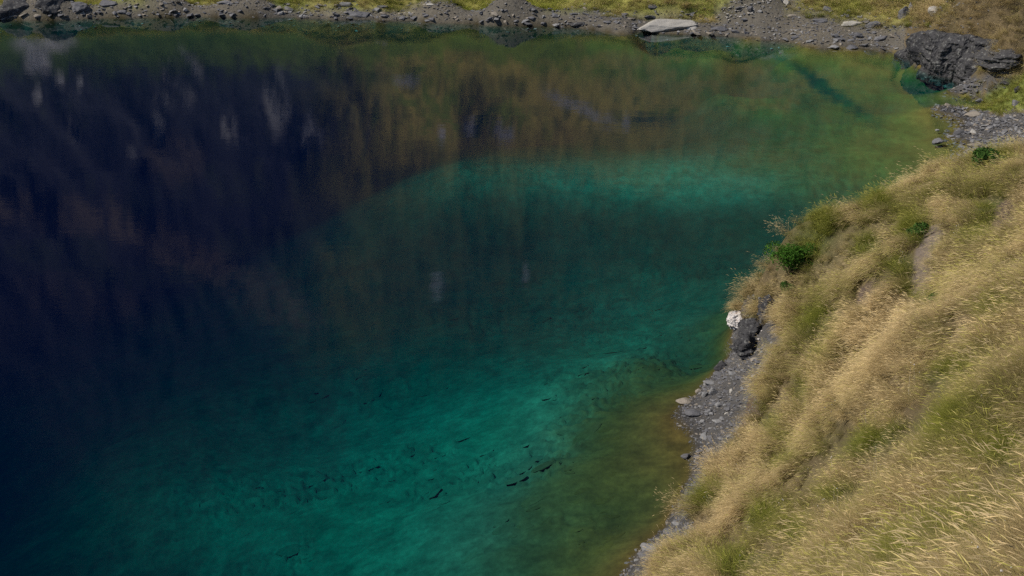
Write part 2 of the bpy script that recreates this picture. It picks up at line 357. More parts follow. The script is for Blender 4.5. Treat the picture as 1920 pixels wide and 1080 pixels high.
def ground_mat(name, scale, bstr, bdist):
    t = NT(name)
    pos = t.n('ShaderNodeNewGeometry').outputs['Position']
    n1 = t.noise(scale, 6, pos, .65); n2 = t.noise(scale * .13, 4, pos)
    k = t.math('MULTIPLY_ADD', n1, 1.1); t.t.nodes[-1].inputs[2].default_value = .38
    k2 = t.math('MULTIPLY_ADD', n2, .6); t.t.nodes[-1].inputs[2].default_value = .7
    v = t.math('MULTIPLY', k, k2)
    mul = t.n('ShaderNodeVectorMath', operation='SCALE'); t.l(t.attr('col', out='Color'), mul.inputs[0]); t.l(v, mul.inputs['Scale'])
    return t.out(t.bsdf(mul.outputs[0], .95, n1, bstr, bdist, .15))
M_bank = ground_mat('soil_and_thatch', 9, .7, .06)
M_bed = ground_mat('silt_and_stone', 6, .6, .05)
M_far = ground_mat('shore_pebbles', 5, .9, .12)
M_mtn = ground_mat('alpine_slope', .9, .8, .6)

P3 = np.stack([GX, GY, GZ], -1).reshape(-1, 3)
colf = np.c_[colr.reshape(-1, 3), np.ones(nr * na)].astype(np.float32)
qz = GZ.ravel()[quads].max(1); qs = SS.ravel()[quads].mean(1); qn = ((SS < -3) | ((AA > R(17.5)) & (RR < 84))).ravel()[quads].all(1)
is_bed = qz < 0.0
part_of = np.where(is_bed, 0, np.where(qn, 1, np.where(qs < 16, 2, 3)))
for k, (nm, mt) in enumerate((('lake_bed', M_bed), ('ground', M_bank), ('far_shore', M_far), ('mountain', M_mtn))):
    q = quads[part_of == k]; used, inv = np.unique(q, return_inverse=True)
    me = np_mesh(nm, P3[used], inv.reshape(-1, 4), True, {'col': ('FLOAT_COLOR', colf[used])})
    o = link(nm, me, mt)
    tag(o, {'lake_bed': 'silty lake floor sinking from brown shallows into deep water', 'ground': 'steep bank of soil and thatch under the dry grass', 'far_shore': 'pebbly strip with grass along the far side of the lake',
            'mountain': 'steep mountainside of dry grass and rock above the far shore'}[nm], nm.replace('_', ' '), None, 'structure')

# ------------------------------------------------------------------ water
t = NT('lake_water')
pos = t.n('ShaderNodeNewGeometry').outputs['Position']
mp = t.n('ShaderNodeMapping'); t.l(pos, mp.inputs[0]); mp.inputs['Scale'].default_value = (.35, 1, 1)
w1 = t.noise(7, 3, mp.outputs[0]); w2 = t.noise(.7, 2, mp.outputs[0]); w3 = t.noise(.12, 3, mp.outputs[0])
calm = t.n('ShaderNodeMapRange'); t.l(w3, calm.inputs[0]); calm.inputs[1].default_value = .4; calm.inputs[2].default_value = .65; calm.inputs[3].default_value = .35; calm.inputs[4].default_value = 1.2
hgt = t.math('ADD', t.math('MULTIPLY', t.math('MULTIPLY', w1, calm.outputs[0]), .0014), t.math('MULTIPLY', w2, .004))
bn = t.n('ShaderNodeBump'); bn.inputs['Strength'].default_value = 1; bn.inputs['Distance'].default_value = 1; t.l(hgt, bn.inputs['Height'])
fr = t.n('ShaderNodeFresnel'); fr.inputs['IOR'].default_value = 1.333; t.l(bn.outputs[0], fr.inputs['Normal'])
gl = t.n('ShaderNodeBsdfGlossy'); gl.inputs['Roughness'].default_value = .008; gl.inputs['Color'].default_value = (1, 1, 1, 1); t.l(bn.outputs[0], gl.inputs['Normal'])
tr = t.n('ShaderNodeBsdfTransparent')
mx = t.n('ShaderNodeMixShader'); t.l(fr.outputs[0], mx.inputs[0]); t.l(tr.outputs[0], mx.inputs[1]); t.l(gl.outputs[0], mx.inputs[2])
ab = t.n('ShaderNodeVolumeAbsorption'); ABS = (.55, .085, .072); ad = max(ABS) * 1.25
ab.inputs['Color'].default_value = (*[1 - a / ad for a in ABS], 1); ab.inputs['Density'].default_value = ad
sc = t.n('ShaderNodeVolumeScatter'); sc.inputs['Color'].default_value = (.0, .14, 1, 1); sc.inputs['Density'].default_value = .0046
addv = t.n('ShaderNodeAddShader'); t.l(ab.outputs[0], addv.inputs[0]); t.l(sc.outputs[0], addv.inputs[1])
M_water = t.out(mx.outputs[0], addv.outputs[0])
bm = bmesh.new(); bmesh.ops.create_cube(bm, size=1)
for v in bm.verts: v.co = Vector((v.co.x * 330, 62 + v.co.y * 118, -22 + v.co.z * 44))
me = bpy.data.meshes.new('water'); bm.to_mesh(me); bm.free()
tag(link('water', me, M_water), 'calm deep teal lake water mirroring the mountainside', 'lake', None, 'structure')
# ------------------------------------------------------------------ looking things up on the relief
rr_i, az_i = np.arange(nr), np.arange(na)
def hz(x, y, A=None):
    A = GZ if A is None else A
    r = np.hypot(x, y); a = np.arctan2(x, y)
    i = np.clip(np.interp(r, rr, rr_i), 0, nr - 1.001); j = np.clip(np.interp(a, azs, az_i), 0, na - 1.001)
    i0, j0 = i.astype(int), j.astype(int); u, v = i - i0, j - j0
    return (A[i0, j0] * (1 - u) * (1 - v) + A[i0 + 1, j0] * u * (1 - v) + A[i0, j0 + 1] * (1 - u) * v + A[i0 + 1, j0 + 1] * u * v)
def ground_at(px, py, floor=-99.0):
    """first point of the relief (or the level `floor`) met by the sight line through that pixel"""
    a, b = (px - 960) / F, -(py - 540) / F
    d = np.array((a, cp + b * sp, -sp + b * cp)); tt = np.arange(6, 190, .06)
    X, Y, Z = d[0] * tt, d[1] * tt, CAM_H + d[2] * tt
    h = np.maximum(hz(X, Y), floor); k = int(np.argmax(h >= Z))
    return np.array((X[k], Y[k], h[k])), tt[k]

# ------------------------------------------------------------------ stone shapes
def ico(sub):
    bm = bmesh.new(); bmesh.ops.create_icosphere(bm, subdivisions=sub, radius=1)
    V = np.array([v.co[:] for v in bm.verts]); Fc = np.array([[v.index for v in f.verts] for f in bm.faces]); bm.free(); return V, Fc
ICO = {k: ico(k) for k in (2, 3, 4, 5)}
def rock_mesh(name, seed, sub=3, cuts=16, rough=.05, flat=1.0, nscale=2.2, smooth=False, strata=0, dmin=.55):
    """faceted stone: a ball cut by random planes, then roughened"""
    g = np.random.default_rng(seed); V, Fc = ICO[sub]; V = V.copy()
    n = g.normal(size=(cuts, 3)); n[:, 2] *= 1.0; n /= np.linalg.norm(n, axis=1)[:, None]
    d = g.uniform(dmin, .95, cuts)
    if flat < 1: n = np.r_[n, [[.08, -.05, 1], [0.06, .04, -1]]]; d = np.r_[d, .62, .62]
    dots = V @ n.T; rad = np.where(dots > .05, d / np.maximum(dots, .05), 9).min(1); rad = np.minimum(rad, 1.05)
    o = seed * 3.7
    rad = rad * (1 + rough * fbm(V[:, 0] * nscale + o, V[:, 1] * nscale, V[:, 2] * nscale * (1 + strata), oct=4, seed=seed % 50 + 200) * 2)
    V = V * rad[:, None] * .5
    V[:, 2] *= flat
    return np_mesh(name, V, Fc, smooth)
def hull_mesh(name, seed, flat=.35, npts=13):
    g = np.random.default_rng(seed)
    p = g.uniform(-.5, .5, (npts, 3)); p /= np.maximum(1, np.linalg.norm(p / .5, axis=1, ord=3))[:, None]; p[:, 2] *= flat
    bm = bmesh.new(); vs_ = [bm.verts.new(q) for q in p]; bmesh.ops.convex_hull(bm, input=vs_)
    for v in [v for v in bm.verts if not v.link_faces]: bm.verts.remove(v)
    me = bpy.data.meshes.new(name); bm.to_mesh(me); bm.free(); return me
def stone_mat(name, base, alt, scale=6, spots=None):
    t = NT(name); tc = t.n('ShaderNodeTexCoord').outputs['Object']; oi = t.n('ShaderNodeObjectInfo').outputs['Random']
    geo = t.n('ShaderNodeNewGeometry').outputs['Position']
    n1 = t.noise(scale, 6, geo, .65); n2 = t.noise(scale * 5, 4, geo)
    f = t.math('ADD', t.math('MULTIPLY', n1, .75), t.math('MULTIPLY', oi, .35))
    c = t.mix(t.math('SUBTRACT', f, .1), base, alt)
    if spots:
        m = t.n('ShaderNodeMapRange'); t.l(t.noise(scale * 1.7, 3, geo), m.inputs[0]); m.inputs[1].default_value = .56; m.inputs[2].default_value = .66
        c = t.mix(m.outputs[0], c, spots)
    c = t.mix(.6, c, t.ramp(n2, [(.25, (.45, .45, .45)), (.7, (1.25, 1.25, 1.25))]), 'MULTIPLY')
    return t.out(t.bsdf(c, .85, n2, .6, .03, .3))
M_slate = stone_mat('dark_slate', (.055, .055, .063), (.15, .147, .15))
M_grey = stone_mat('grey_stone', (.115, .115, .12), (.22, .215, .21))
M_brown = stone_mat('brown_grey_stone', (.13, .11, .09), (.25, .22, .18))
M_pale = stone_mat('pale_stone', (.24, .225, .20), (.36, .34, .31), 3)
M_white = stone_mat('white_crusted_stone', (.40, .375, .36), (.56, .53, .51), 5, (.30, .24, .21))
M_dark = stone_mat('dark_outcrop_rock', (.013, .013, .016), (.055, .053, .054), 3, (.11, .11, .105))
M_wet = stone_mat('wet_stone', (.05, .05, .055), (.12, .115, .115))
M_mud = stone_mat('muddy_stone', (.055, .045, .018), (.10, .088, .035), 2)
M_sub = stone_mat('silted_stone', (.13, .13, .08), (.19, .19, .125), 2)
MATS = dict(slate=M_slate, grey=M_grey, brown=M_brown, pale=M_pale, white=M_white, dark=M_dark, wet=M_wet, sub=M_sub, mud=M_mud)
_cache = {}
def mesh_with(key, builder, mat):
    k = (key, mat)
    if k not in _cache:
        me = builder(); me.materials.append(MATS[mat]); _cache[k] = me
    return _cache[k]
def put_rock(name, px, py, w, h, mat, label, cat, seed, depth=.75, yaw=0, tilt=0, group=None, sub=3, cuts=16, rough=.05, sink=.28, flat=1.0, floor=-99, strata=0, smooth=False, roll=0, dmin=.55, nscale=2.2):
    """a single rock whose foot stands at that pixel, w x h pixels large"""
    P, dd = ground_at(px, py + h * .42, floor)
    W = w * dd / F; H = h * dd / F * 1.06
    dep = math.atan2(CAM_H - P[2], math.hypot(P[0], P[1])); D_ = W * depth
    H = max(.22 * W, (H - D_ * math.sin(dep) * .55) / math.cos(dep)) if h < w * 1.2 else H
    o = link(name, mesh_with(('rock', seed), lambda: rock_mesh(name, seed, sub, cuts, rough, 1.0, nscale, strata=strata, smooth=smooth, dmin=dmin), mat))
    az = math.atan2(P[0], P[1])
    o.location = (P[0] + math.sin(az) * D_ * .4, P[1] + math.cos(az) * D_ * .4, P[2] + H * (.5 - sink))
    o.rotation_euler = (roll, tilt, yaw - az * .7); o.scale = (W * 1.12, D_ * 1.1, H * 1.12 / (1 - sink * .5))
    return tag(o, label, cat, group)

# the dark outcrop beside the inlet: a cliff body bent along the water
def outcrop():
    base = np.array([at(*p) for p in [(1690, 100, 0), (1708, 108, 0), (1726, 119, 0), (1748, 132, 0), (1778, 140, 0), (1806, 141, 0), (1828, 137, .2), (1852, 133, .6), (1884, 128, 1.0), (1925, 122, 1.5), (1980, 116, 2.0)]])
    sfrom = np.r_[0, np.cumsum(np.hypot(*np.diff(base[:, :2], axis=0).T))]; L = sfrom[-1]
    nu, nv = 260, 96; u = np.linspace(0, L, nu)
    bx = np.interp(u, sfrom, base[:, 0]); by = np.interp(u, sfrom, base[:, 1])
    k = np.ones(17) / 17; bx = np.convolve(np.pad(bx, 8, 'edge'), k, 'valid'); by = np.convolve(np.pad(by, 8, 'edge'), k, 'valid')
    tx, ty = np.gradient(bx), np.gradient(by); l = np.hypot(tx, ty); nx, ny = ty / l, -tx / l
    Ht = np.interp(u / L, [0, .06, .16, .28, .45, .62, .8, 1], [.25, .7, 1.9, 2.5, 2.7, 2.8, 3.1, 3.7])
    v = np.linspace(0, 1, nv); U, V = np.meshgrid(np.arange(nu), v, indexing='ij')
    face = np.clip(V / .72, 0, 1); back = np.clip((V - .72) / .28, 0, 1)
    Z = -.7 + (Ht[:, None] + .7) * np.sin(face * math.pi / 2) ** .9 - back * .55
    off = .2 + .3 * sstep(.08, .2, U / nu) + 1.5 * sstep(.42, .66, U / nu) - .75 * face ** 1.7 - back * 2.6 + .25 * np.sin(face * math.pi)
    arc = u[:, None] + 0 * V
    rn = fbm(arc / .75, Z / 2.4 + arc * .15, oct=5, seed=301, ridged=True) * .42 + fbm(arc / 1.9 + Z * .5, Z / 1.1, oct=4, seed=302) * .55 + fbm(arc / .22, Z / .35, oct=3, seed=303, ridged=True) * .10
    off = off + rn * (1 - .75 * back)
    Z = Z + fbm(arc / .5, Z / .5, oct=3, seed=304) * .12
    X = bx[:, None] + nx[:, None] * off; Y = by[:, None] + ny[:, None] * off
    i = np.arange(nu * nv).reshape(nu, nv)
    q = np.stack([i[:-1, :-1], i[1:, :-1], i[1:, 1:], i[:-1, 1:]], -1).reshape(-1, 4)
    return np_mesh('rock_outcrop', np.stack([X, Y, Z], -1).reshape(-1, 3), q, False)
tag(link('rock_outcrop', outcrop(), M_dark), 'dark fissured rock outcrop rising from the water below golden grass', 'rock')

put_rock('rock', 1818, 112, 90, 56, 'dark', 'dark buttress at the landward side of the fissured outcrop', 'rock', 31, .8, .4, .1, sub=5, cuts=12, rough=.15, strata=1)
put_rock('rock', 1884, 110, 100, 50, 'dark', 'low bulging rock closing the outcrop under the golden grass', 'rock', 32, .8, -.3, -.1, sub=5, cuts=12, rough=.14, strata=1)
# the rocks of the near point, with the white boulder in front
put_rock('boulder', 1381, 604, 36, 35, 'white', 'white crusted boulder overhanging the water at the rocky point', 'boulder', 11, .9, .3, 0, sub=5, cuts=70, rough=.13, sink=.08, floor=.2, dmin=.9, nscale=4.5)
put_rock('stone', 1394, 583, 11, 9, 'white', 'small white stone lodged behind the big white boulder', 'stone', 12, .8, sink=.0, floor=1.0)
put_rock('rock', 1403, 577, 24, 44, 'dark', 'narrow dark rock rib standing behind the white boulder', 'rock', 13, 1.1, .5, .1, sub=5, cuts=12, rough=.16, strata=2)
put_rock('rock', 1440, 580, 50, 52, 'dark', 'dark rock block with pale lichen streak under the brown grass', 'rock', 14, .9, .2, -.1, sub=5, cuts=12, rough=.16, strata=2)
put_rock('rock', 1411, 616, 54, 46, 'dark', 'dark rock shelf dotted with white stones beside the white boulder', 'rock', 15, .9, -.3, .1, sub=5, cuts=12, rough=.15, strata=1)
put_rock('rock', 1399, 652, 52, 46, 'dark', 'dark rounded rock at the waterline below the white dotted shelf', 'rock', 16, .9, .4, .0, sub=5, cuts=12, rough=.15, strata=1)
put_rock('rock', 1352, 688, 28, 20, 'dark', 'small dark rock at the water where the pebble beach begins', 'rock', 17, .9, .4, .1, sub=3, cuts=16, rough=.12)
for k, (px, py, w, h) in enumerate([(1399, 620, 9, 7), (1421, 617, 11, 8), (1411, 627, 6, 5), (1388, 640, 6, 4), (1428, 622, 5, 4), (1422, 638, 7, 4)]):
    put_rock('white_stone', px, py, w, h, 'white', 'little white stone on the dark rock shelf', 'stone', 40 + k % 3, .8, k, group='white stones on the dark shelf', sub=2, sink=-.1, floor=.55)
near_big = [(1337, 735, 18, 18, 'grey', 'round grey boulder at the head of the pebble beach'), (1320, 741, 16, 12, 'grey', 'blue grey stone next to the round grey boulder'),
            (1372, 701, 18, 9, 'grey', 'flat oblong grey stone high on the pebble beach'), (1371, 734, 9, 10, 'pale', 'pale square stone standing out on the pebble beach'),
            (1363, 776, 10, 10, 'pale', 'light grey slanting stone halfway down the pebble beach'), (1283, 754, 30, 7, 'brown', 'long thin slab pointing into the water at the beach tip'),
            (1300, 775, 30, 17, 'slate', 'lumpy slate block at the tip of the pebble beach'), (1375, 798, 18, 7, 'slate', 'dark flat slab at the grassy side of the pebble beach'),
            (1345, 704, 26, 10, 'slate', 'dark stone just below the small dark waterside rock'), (1332, 719, 26, 9, 'grey', 'grey stone above the round grey boulder'),
            (1310, 733, 14, 10, 'brown', 'brown stone at the water edge beside the blue grey stone'), (1286, 856, 18, 9, 'wet', 'black wet stone sticking out of the beach into brown water'),
            (1350, 745, 12, 8, 'slate', 'dark stone to the landward side of the round grey boulder'),
            (1222, 1036, 52, 13, 'grey', 'long tilted slate slab at the foot of the lowest rocks'), (1212, 1046, 40, 10, 'slate', 'dark slab wedged beneath the long tilted slate slab'),
            (1256, 1000, 34, 11, 'slate', 'dark flat slab jutting out below the tan seed heads'), (1268, 984, 18, 8, 'grey', 'grey slab perched just above the jutting dark slab'), (1246, 1026, 30, 9, 'slate', 'broken slate slab between the grass and the lowest rocks'), (1240, 1062, 40, 12, 'slate', 'slate slab half under dry grass at the bottom of the bank')]
for k, (px, py, w, h, m, lb) in enumerate(near_big):
    put_rock('slab' if w > 2.4 * h else 'stone', px, py, w, h, m, lb, 'stone', 50 + k, .7, rng.uniform(-.5, .5), rng.uniform(-.12, .12), sub=3, cuts=15, rough=.05, floor=.02)

far_big = [(1242, 55, 112, 15, 'pale', 'slab', 'huge pale flat slab lying at the edge of the far shore', .42), (1292, 51, 44, 11, 'pale', 'slab', 'pale wedge of rock leaning on the huge pale slab', .5),
           (1348, 54, 30, 11, 'slate', 'boulder', 'low dark boulder on the grey flat beside the huge pale slab', .7), (1088, 47, 38, 6, 'dark', 'slab', 'thin black edged slab at the far waterline', .5),
           (672, 27, 46, 10, 'slate', 'slab', 'dark tilted slab on the pebble strip of the far shore', .5), (648, 8, 22, 12, 'grey', 'stone', 'grey stone at the grass edge above the dark tilted slab', .6),
           (808, 9, 17, 5, 'pale', 'stone', 'flat pale stone lying in the far green grass', .6), (717, 14, 22, 6, 'slate', 'stone', 'flat dark stone under the grass edge of the far shore', .6),
           (1475, 4, 14, 14, 'pale', 'stone', 'whitish upright block on the slope above the far shore', .7), (1388, 31, 14, 5, 'pale', 'stone', 'pinkish pale stone below the fan of scree', .7),
           (1487, 30, 22, 9, 'brown', 'stone', 'brown stone below the whitish upright block', .7), (1536, 39, 28, 9, 'slate', 'slab', 'dark slanting slab in the far turf under two green tufts', .6),
           (1594, 45, 40, 10, 'pale', 'slab', 'long pale slab in the turf of the far shore', .5), (1636, 48, 34, 17, 'slate', 'rock', 'dark tilted rock next to the long pale slab', .6),
           (1608, 67, 18, 11, 'slate', 'stone', 'dark pointed stone nearer the water than the long pale slab', .7), (1650, 72, 32, 12, 'slate', 'rock', 'low dark rock in the stony turf before the outcrop', .6),
           (1563, 89, 22, 8, 'grey', 'stone', 'grey stone at the far waterline, the paler of two', .7), (1598, 89, 28, 8, 'slate', 'stone', 'dark stone at the far waterline beside a paler one', .7),
           (1692, 24, 24, 28, 'slate', 'rock', 'dark block set in the grass slope left of the outcrop', .7), (1706, 14, 14, 17, 'grey', 'rock', 'pale grey block leaning on the dark block in the grass slope', .7),
           (1752, 20, 28, 20, 'pale', 'rock', 'light streaked rock in the grass above the outcrop', .6), (1550, 17, 18, 12, 'slate', 'stone', 'dark stone in the grass over the two green tufts', .7),
           (1172, 28, 16, 7, 'slate', 'stone', 'dark stone alone on the gravel above the huge pale slab', .7), (1226, 12, 26, 9, 'slate', 'stone', 'dark stone tucked under the yellow grass of the far shore', .6),
           (30, 16, 84, 50, 'dark', 'rock', 'broken grey rock heap at the far corner of the lake', .8), (98, 10, 84, 56, 'dark', 'rock', 'big shaded rock with a hollow at its foot at the far corner', .8), (150, 18, 50, 26, 'slate', 'rock', 'grey rock to the side of the big shaded rock', .8), (10, 32, 40, 12, 'grey', 'rock', 'low grey rock at the waterline below the broken rock heap', .8),  # corner rocks: the dark material paints in the shade they lie in
           (205, 6, 40, 14, 'slate', 'rock', 'dark rock at the grass edge near the far corner', .7), (230, 22, 26, 11, 'slate', 'stone', 'dark rounded stone by the water near the far corner', .7), (425, 6, 40, 10, 'slate', 'rock', 'dark overhung rock band under far grass', .6),
           (1826, 214, 32, 13, 'brown', 'boulder', 'big rounded stone on the little beach beyond the bank', .7), (1757, 265, 22, 12, 'slate', 'boulder', 'lone dark boulder standing in the shallow brown water', .7),
           (1797, 249, 28, 11, 'wet', 'slab', 'black slab reaching from the little beach into the water', .5), (1824, 248, 17, 10, 'pale', 'stone', 'pale square stone behind the black beach slab', .7), (1812, 246, 16, 7, 'brown', 'stone', 'brown stone between the black slab and the pale square stone', .7),
           (1831, 273, 30, 8, 'brown', 'slab', 'long brown stone at the lower edge of the little beach', .5), (1782, 255, 15, 5, 'grey', 'stone', 'flat grey stone just awash beside the black slab', .7), (1757, 244, 9, 4, 'grey', 'stone', 'tiny grey stone breaking the surface off the little beach', .7),
           (1908, 168, 16, 12, 'dark', 'stone', 'dark stone in the green turf patch, the lower one', .8), (1886, 158, 24, 10, 'dark', 'stone', 'dark hollow edged stone in the green turf patch', .7), (1902, 194, 16, 14, 'slate', 'stone', 'slate stone at the lower rim of the green turf patch', .8), (1836, 188, 14, 8, 'slate', 'stone', 'small slate stone inside the green turf patch', .7)]
for k, (px, py, w, h, m, nm, lb, dp) in enumerate(far_big):
    put_rock(nm, px, py, w, h, m, lb, 'rock' if nm in ('rock', 'slab') else nm, 100 + k, dp, rng.uniform(-.4, .4), rng.uniform(-.1, .1), sub=4 if w > 35 else 3, cuts=15, rough=.05 if m == 'pale' else .09, floor=0.0)

# ---- stones of the beaches, each one an object; gravel between them
hulls = {}
def hull(i, mat):
    if (i, mat) not in hulls:
        me = hull_mesh('stone', 500 + i, [.28, .4, .55, .35][i % 4], 12 + i % 4); me.materials.append(MATS[mat]); hulls[(i, mat)] = me
    return hulls[(i, mat)]
TONE = dict(slate='dark slate', grey='grey', pale='pale', brown='brownish', white='white')
def scatter(name, n, picker, size, mats, where, group, cat='stone', lift=.1):
    done = 0
    while done < n:
        px, py = picker()
        P, dd = ground_at(px, py)
        if P[2] < .03: continue
        w = size() * dd / F
        mt = mats[int(rng.integers(len(mats)))]; pl = where(px, py); o = link(name, hull(int(rng.integers(16)), mt))
        o.location = (P[0], P[1], P[2] + w * lift); o.scale = (w * rng.uniform(.9, 1.4), w * rng.uniform(.7, 1.), w * rng.uniform(.7, 1.1))
        o.rotation_euler = (rng.uniform(-.3, .3), rng.uniform(-.3, .3), rng.uniform(0, 6.28))
        tag(o, f'{TONE[mt]} {pl}', cat, f'{TONE[mt]} ' + pl.replace('stone', 'stones', 1)); done += 1
near_vis = [(1380, 660), (1440, 640), (1460, 620), (1440, 700), (1415, 770), (1370, 830), (1348, 880), (1310, 925), (1285, 935), (1270, 960), (1300, 880), (1285, 850), (1298, 800), (1268, 775), (1310, 730), (1350, 690)]
def pick_poly(poly, bias=None):
    P = np.array(poly, float); lo, hi = P.min(0), P.max(0)
    def f():
        while True:
            q = rng.uniform(lo, hi)
            if inpoly(q[0:1], q[1:2], poly)[0]: return q
    return f
scatter('slate_stone', 290, pick_poly(near_vis), lambda: 6 + 11 * rng.random() ** 2.2, ['slate', 'slate', 'slate', 'slate', 'grey', 'brown'], lambda x, y: 'stone in the narrow low end of the near pebble beach' if y > 850 else 'stone in the broad middle of the near pebble beach' if y > 700 else 'stone in the rubble below the dark rocks of the near point', 'ones:')
rb = [(1765, 200), (1800, 178), (1818, 152), (1850, 150), (1830, 180), (1815, 205), (1850, 215), (1925, 208), (1930, 262), (1870, 290), (1815, 296), (1800, 270), (1805, 250), (1815, 232)]
scatter('beach_stone', 200, pick_poly(rb), lambda: 6 + 10 * rng.random() ** 2, ['slate', 'slate', 'slate', 'grey', 'brown'], lambda x, y: 'flat stone on the little beach around the black slab' if y > 225 else 'flat stone on the spit between the little beach and the turf', 'ones:')
fsx = [p[0] for p in far_px]; fsy = [p[1] for p in far_px]
def pick_far():
    px = rng.uniform(0, 1720); yw = np.interp(px, fsx, fsy); dy = np.interp(px, [0, 1000, 1250, 1500, 1720], [26, 30, 48, 66, 70])
    return px, yw - 1 - dy * rng.random() ** 1.2
scatter('shore_stone', 300, pick_far, lambda: 7 + 12 * rng.random() ** 2.4, ['slate', 'slate', 'slate', 'grey', 'brown'], lambda x, y: 'stone of the far shore near the dark rocks in the corner' if x < 380 else 'stone of the far shore around the dark tilted slab' if x < 780 else 'stone of the far shore between the tilted slab and the huge pale slab' if x < 1190 else 'stone of the far shore between the huge pale slab and the outcrop', 'ones:')
scatter('scree_stone', 70, pick_poly([(1335, 35), (1385, -4), (1450, -4), (1450, 12), (1420, 30), (1370, 42)]), lambda: 4 + 6 * rng.random() ** 2, ['pale', 'pale', 'grey'], lambda x, y: 'stone in the fan of scree above the far shore', 'ones:')

# ------------------------------------------------------------------ instancing helper for gravel and grass
def points_cloud(name, P, rot, scl, idx_, tint, val, coll, label, cat):
    me = bpy.data.meshes.new(name); me.vertices.add(len(P)); me.vertices.foreach_set('co', P.astype(np.float32).ravel())
    for an, ty, arr, f in (('rot', 'FLOAT_VECTOR', rot, 'vector'), ('scl', 'FLOAT_VECTOR', scl, 'vector'), ('pick', 'INT', idx_, 'value'), ('tint', 'FLOAT', tint, 'value'), ('val', 'FLOAT', val, 'value')):
        a = me.attributes.new(an, ty, 'POINT'); a.data.foreach_set(f, np.ascontiguousarray(arr, np.int32 if ty == 'INT' else np.float32).ravel())
    o = link(name, me)
    ng = bpy.data.node_groups.new(name + '_scatter', 'GeometryNodeTree')
    ng.interface.new_socket('Geometry', in_out='INPUT', socket_type='NodeSocketGeometry'); ng.interface.new_socket('Geometry', in_out='OUTPUT', socket_type='NodeSocketGeometry')
    N = ng.nodes; gi, go = N.new('NodeGroupInput'), N.new('NodeGroupOutput')
    ci = N.new('GeometryNodeCollectionInfo'); ci.inputs['Collection'].default_value = coll; ci.inputs['Separate Children'].default_value = True; ci.inputs['Reset Children'].default_value = True
    ip = N.new('GeometryNodeInstanceOnPoints'); ip.inputs['Pick Instance'].default_value = True
    def na_(nm, ty):
        n = N.new('GeometryNodeInputNamedAttribute'); n.data_type = ty; n.inputs['Name'].default_value = nm; return n.outputs['Attribute']
    ng.links.new(gi.outputs[0], ip.inputs['Points']); ng.links.new(ci.outputs[0], ip.inputs['Instance'])
    ng.links.new(na_('pick', 'INT'), ip.inputs['Instance Index'])
    er = N.new('FunctionNodeEulerToRotation'); ng.links.new(na_('rot', 'FLOAT_VECTOR'), er.inputs[0])
    ng.links.new(er.outputs[0], ip.inputs['Rotation']); ng.links.new(na_('scl', 'FLOAT_VECTOR'), ip.inputs['Scale'])
    ng.links.new(ip.outputs[0], go.inputs[0])
    md = o.modifiers.new('scatter', 'NODES'); md.node_group = ng
    return tag(o, label, cat, None, 'stuff')
def proto_coll(name, meshes):
    c = bpy.data.collections.new(name)
    for k, me in enumerate(meshes): c.objects.link(bpy.data.objects.new(f'{name}_{k:02d}', me))
    return c
# triangle areas of the relief for drawing points from it
Ac = np.abs(.5 * (RR[1:, 1:] + RR[:-1, 1:])) * (RR[1:, 1:] - RR[:-1, 1:]) * (AA[1:, 1:] - AA[1:, :-1])
def cellmean(A): return .25 * (A[1:, 1:] + A[:-1, 1:] + A[1:, :-1] + A[:-1, :-1])
def draw(dens):
    """points over the relief with so many per square metre (cell array)"""
    lam = (dens * Ac).ravel(); cnt = rng.poisson(lam); c = np.repeat(np.arange(len(lam)), cnt)
    i, j = np.divmod(c, na - 1); r = rr[i] + rng.random(len(c)) * (rr[i + 1] - rr[i]); a = azs[j] + rng.random(len(c)) * (azs[j + 1] - azs[j])
    x, y = r * np.sin(a), r * np.cos(a); return np.stack([x, y, hz(x, y)], -1), i, j
FOV = np.abs(AA) < R(26)
# gravel
GR = []
for k in range(10):
    m = [M_slate, M_slate, M_brown, M_grey, M_slate][k % 5]; me = hull_mesh('pebble', 900 + k, [.3, .45, .6][k % 3], 10); me.materials.append(m); GR.append(me)
gcoll = proto_coll('pebble', GR)
inbeach = (bare & (RR < 58) & (GZ > -.04) & (PU > 1100) & (RR > 20))
small_b = (mask([beach_far]) & (RR > 58) & (RR < 92) & (GZ > -.15)) * (1 - .8 * TURF)
farb = ((SS > .05) & (GZ > .02) & (SS < 13) & (AA < R(21)) & (RR > 70)) * (1 - .93 * FARGRASS)
dens = cellmean((inbeach * 110 + small_b * 38 + farb * 26) * FOV)
Pg, gi_, gj_ = draw(dens)
rg = np.hypot(Pg[:, 0], Pg[:, 1]); sz = np.where(rg < 58, .035 + .10 * rng.random(len(Pg)) ** 3, .06 + .22 * rng.random(len(Pg)) ** 3)
Pg[:, 2] += sz * .1
rot = np.stack([rng.uniform(-.4, .4, len(Pg)), rng.uniform(-.4, .4, len(Pg)), rng.uniform(0, 6.28, len(Pg))], -1)
scl = np.stack([sz * 1.4, sz, sz], -1)
points_cloud('gravel', Pg, rot, scl, rng.integers(0, 10, len(Pg)), np.zeros(len(Pg)), np.ones(len(Pg)), gcoll, 'grey slate gravel filling the beaches along the waterline', 'gravel')

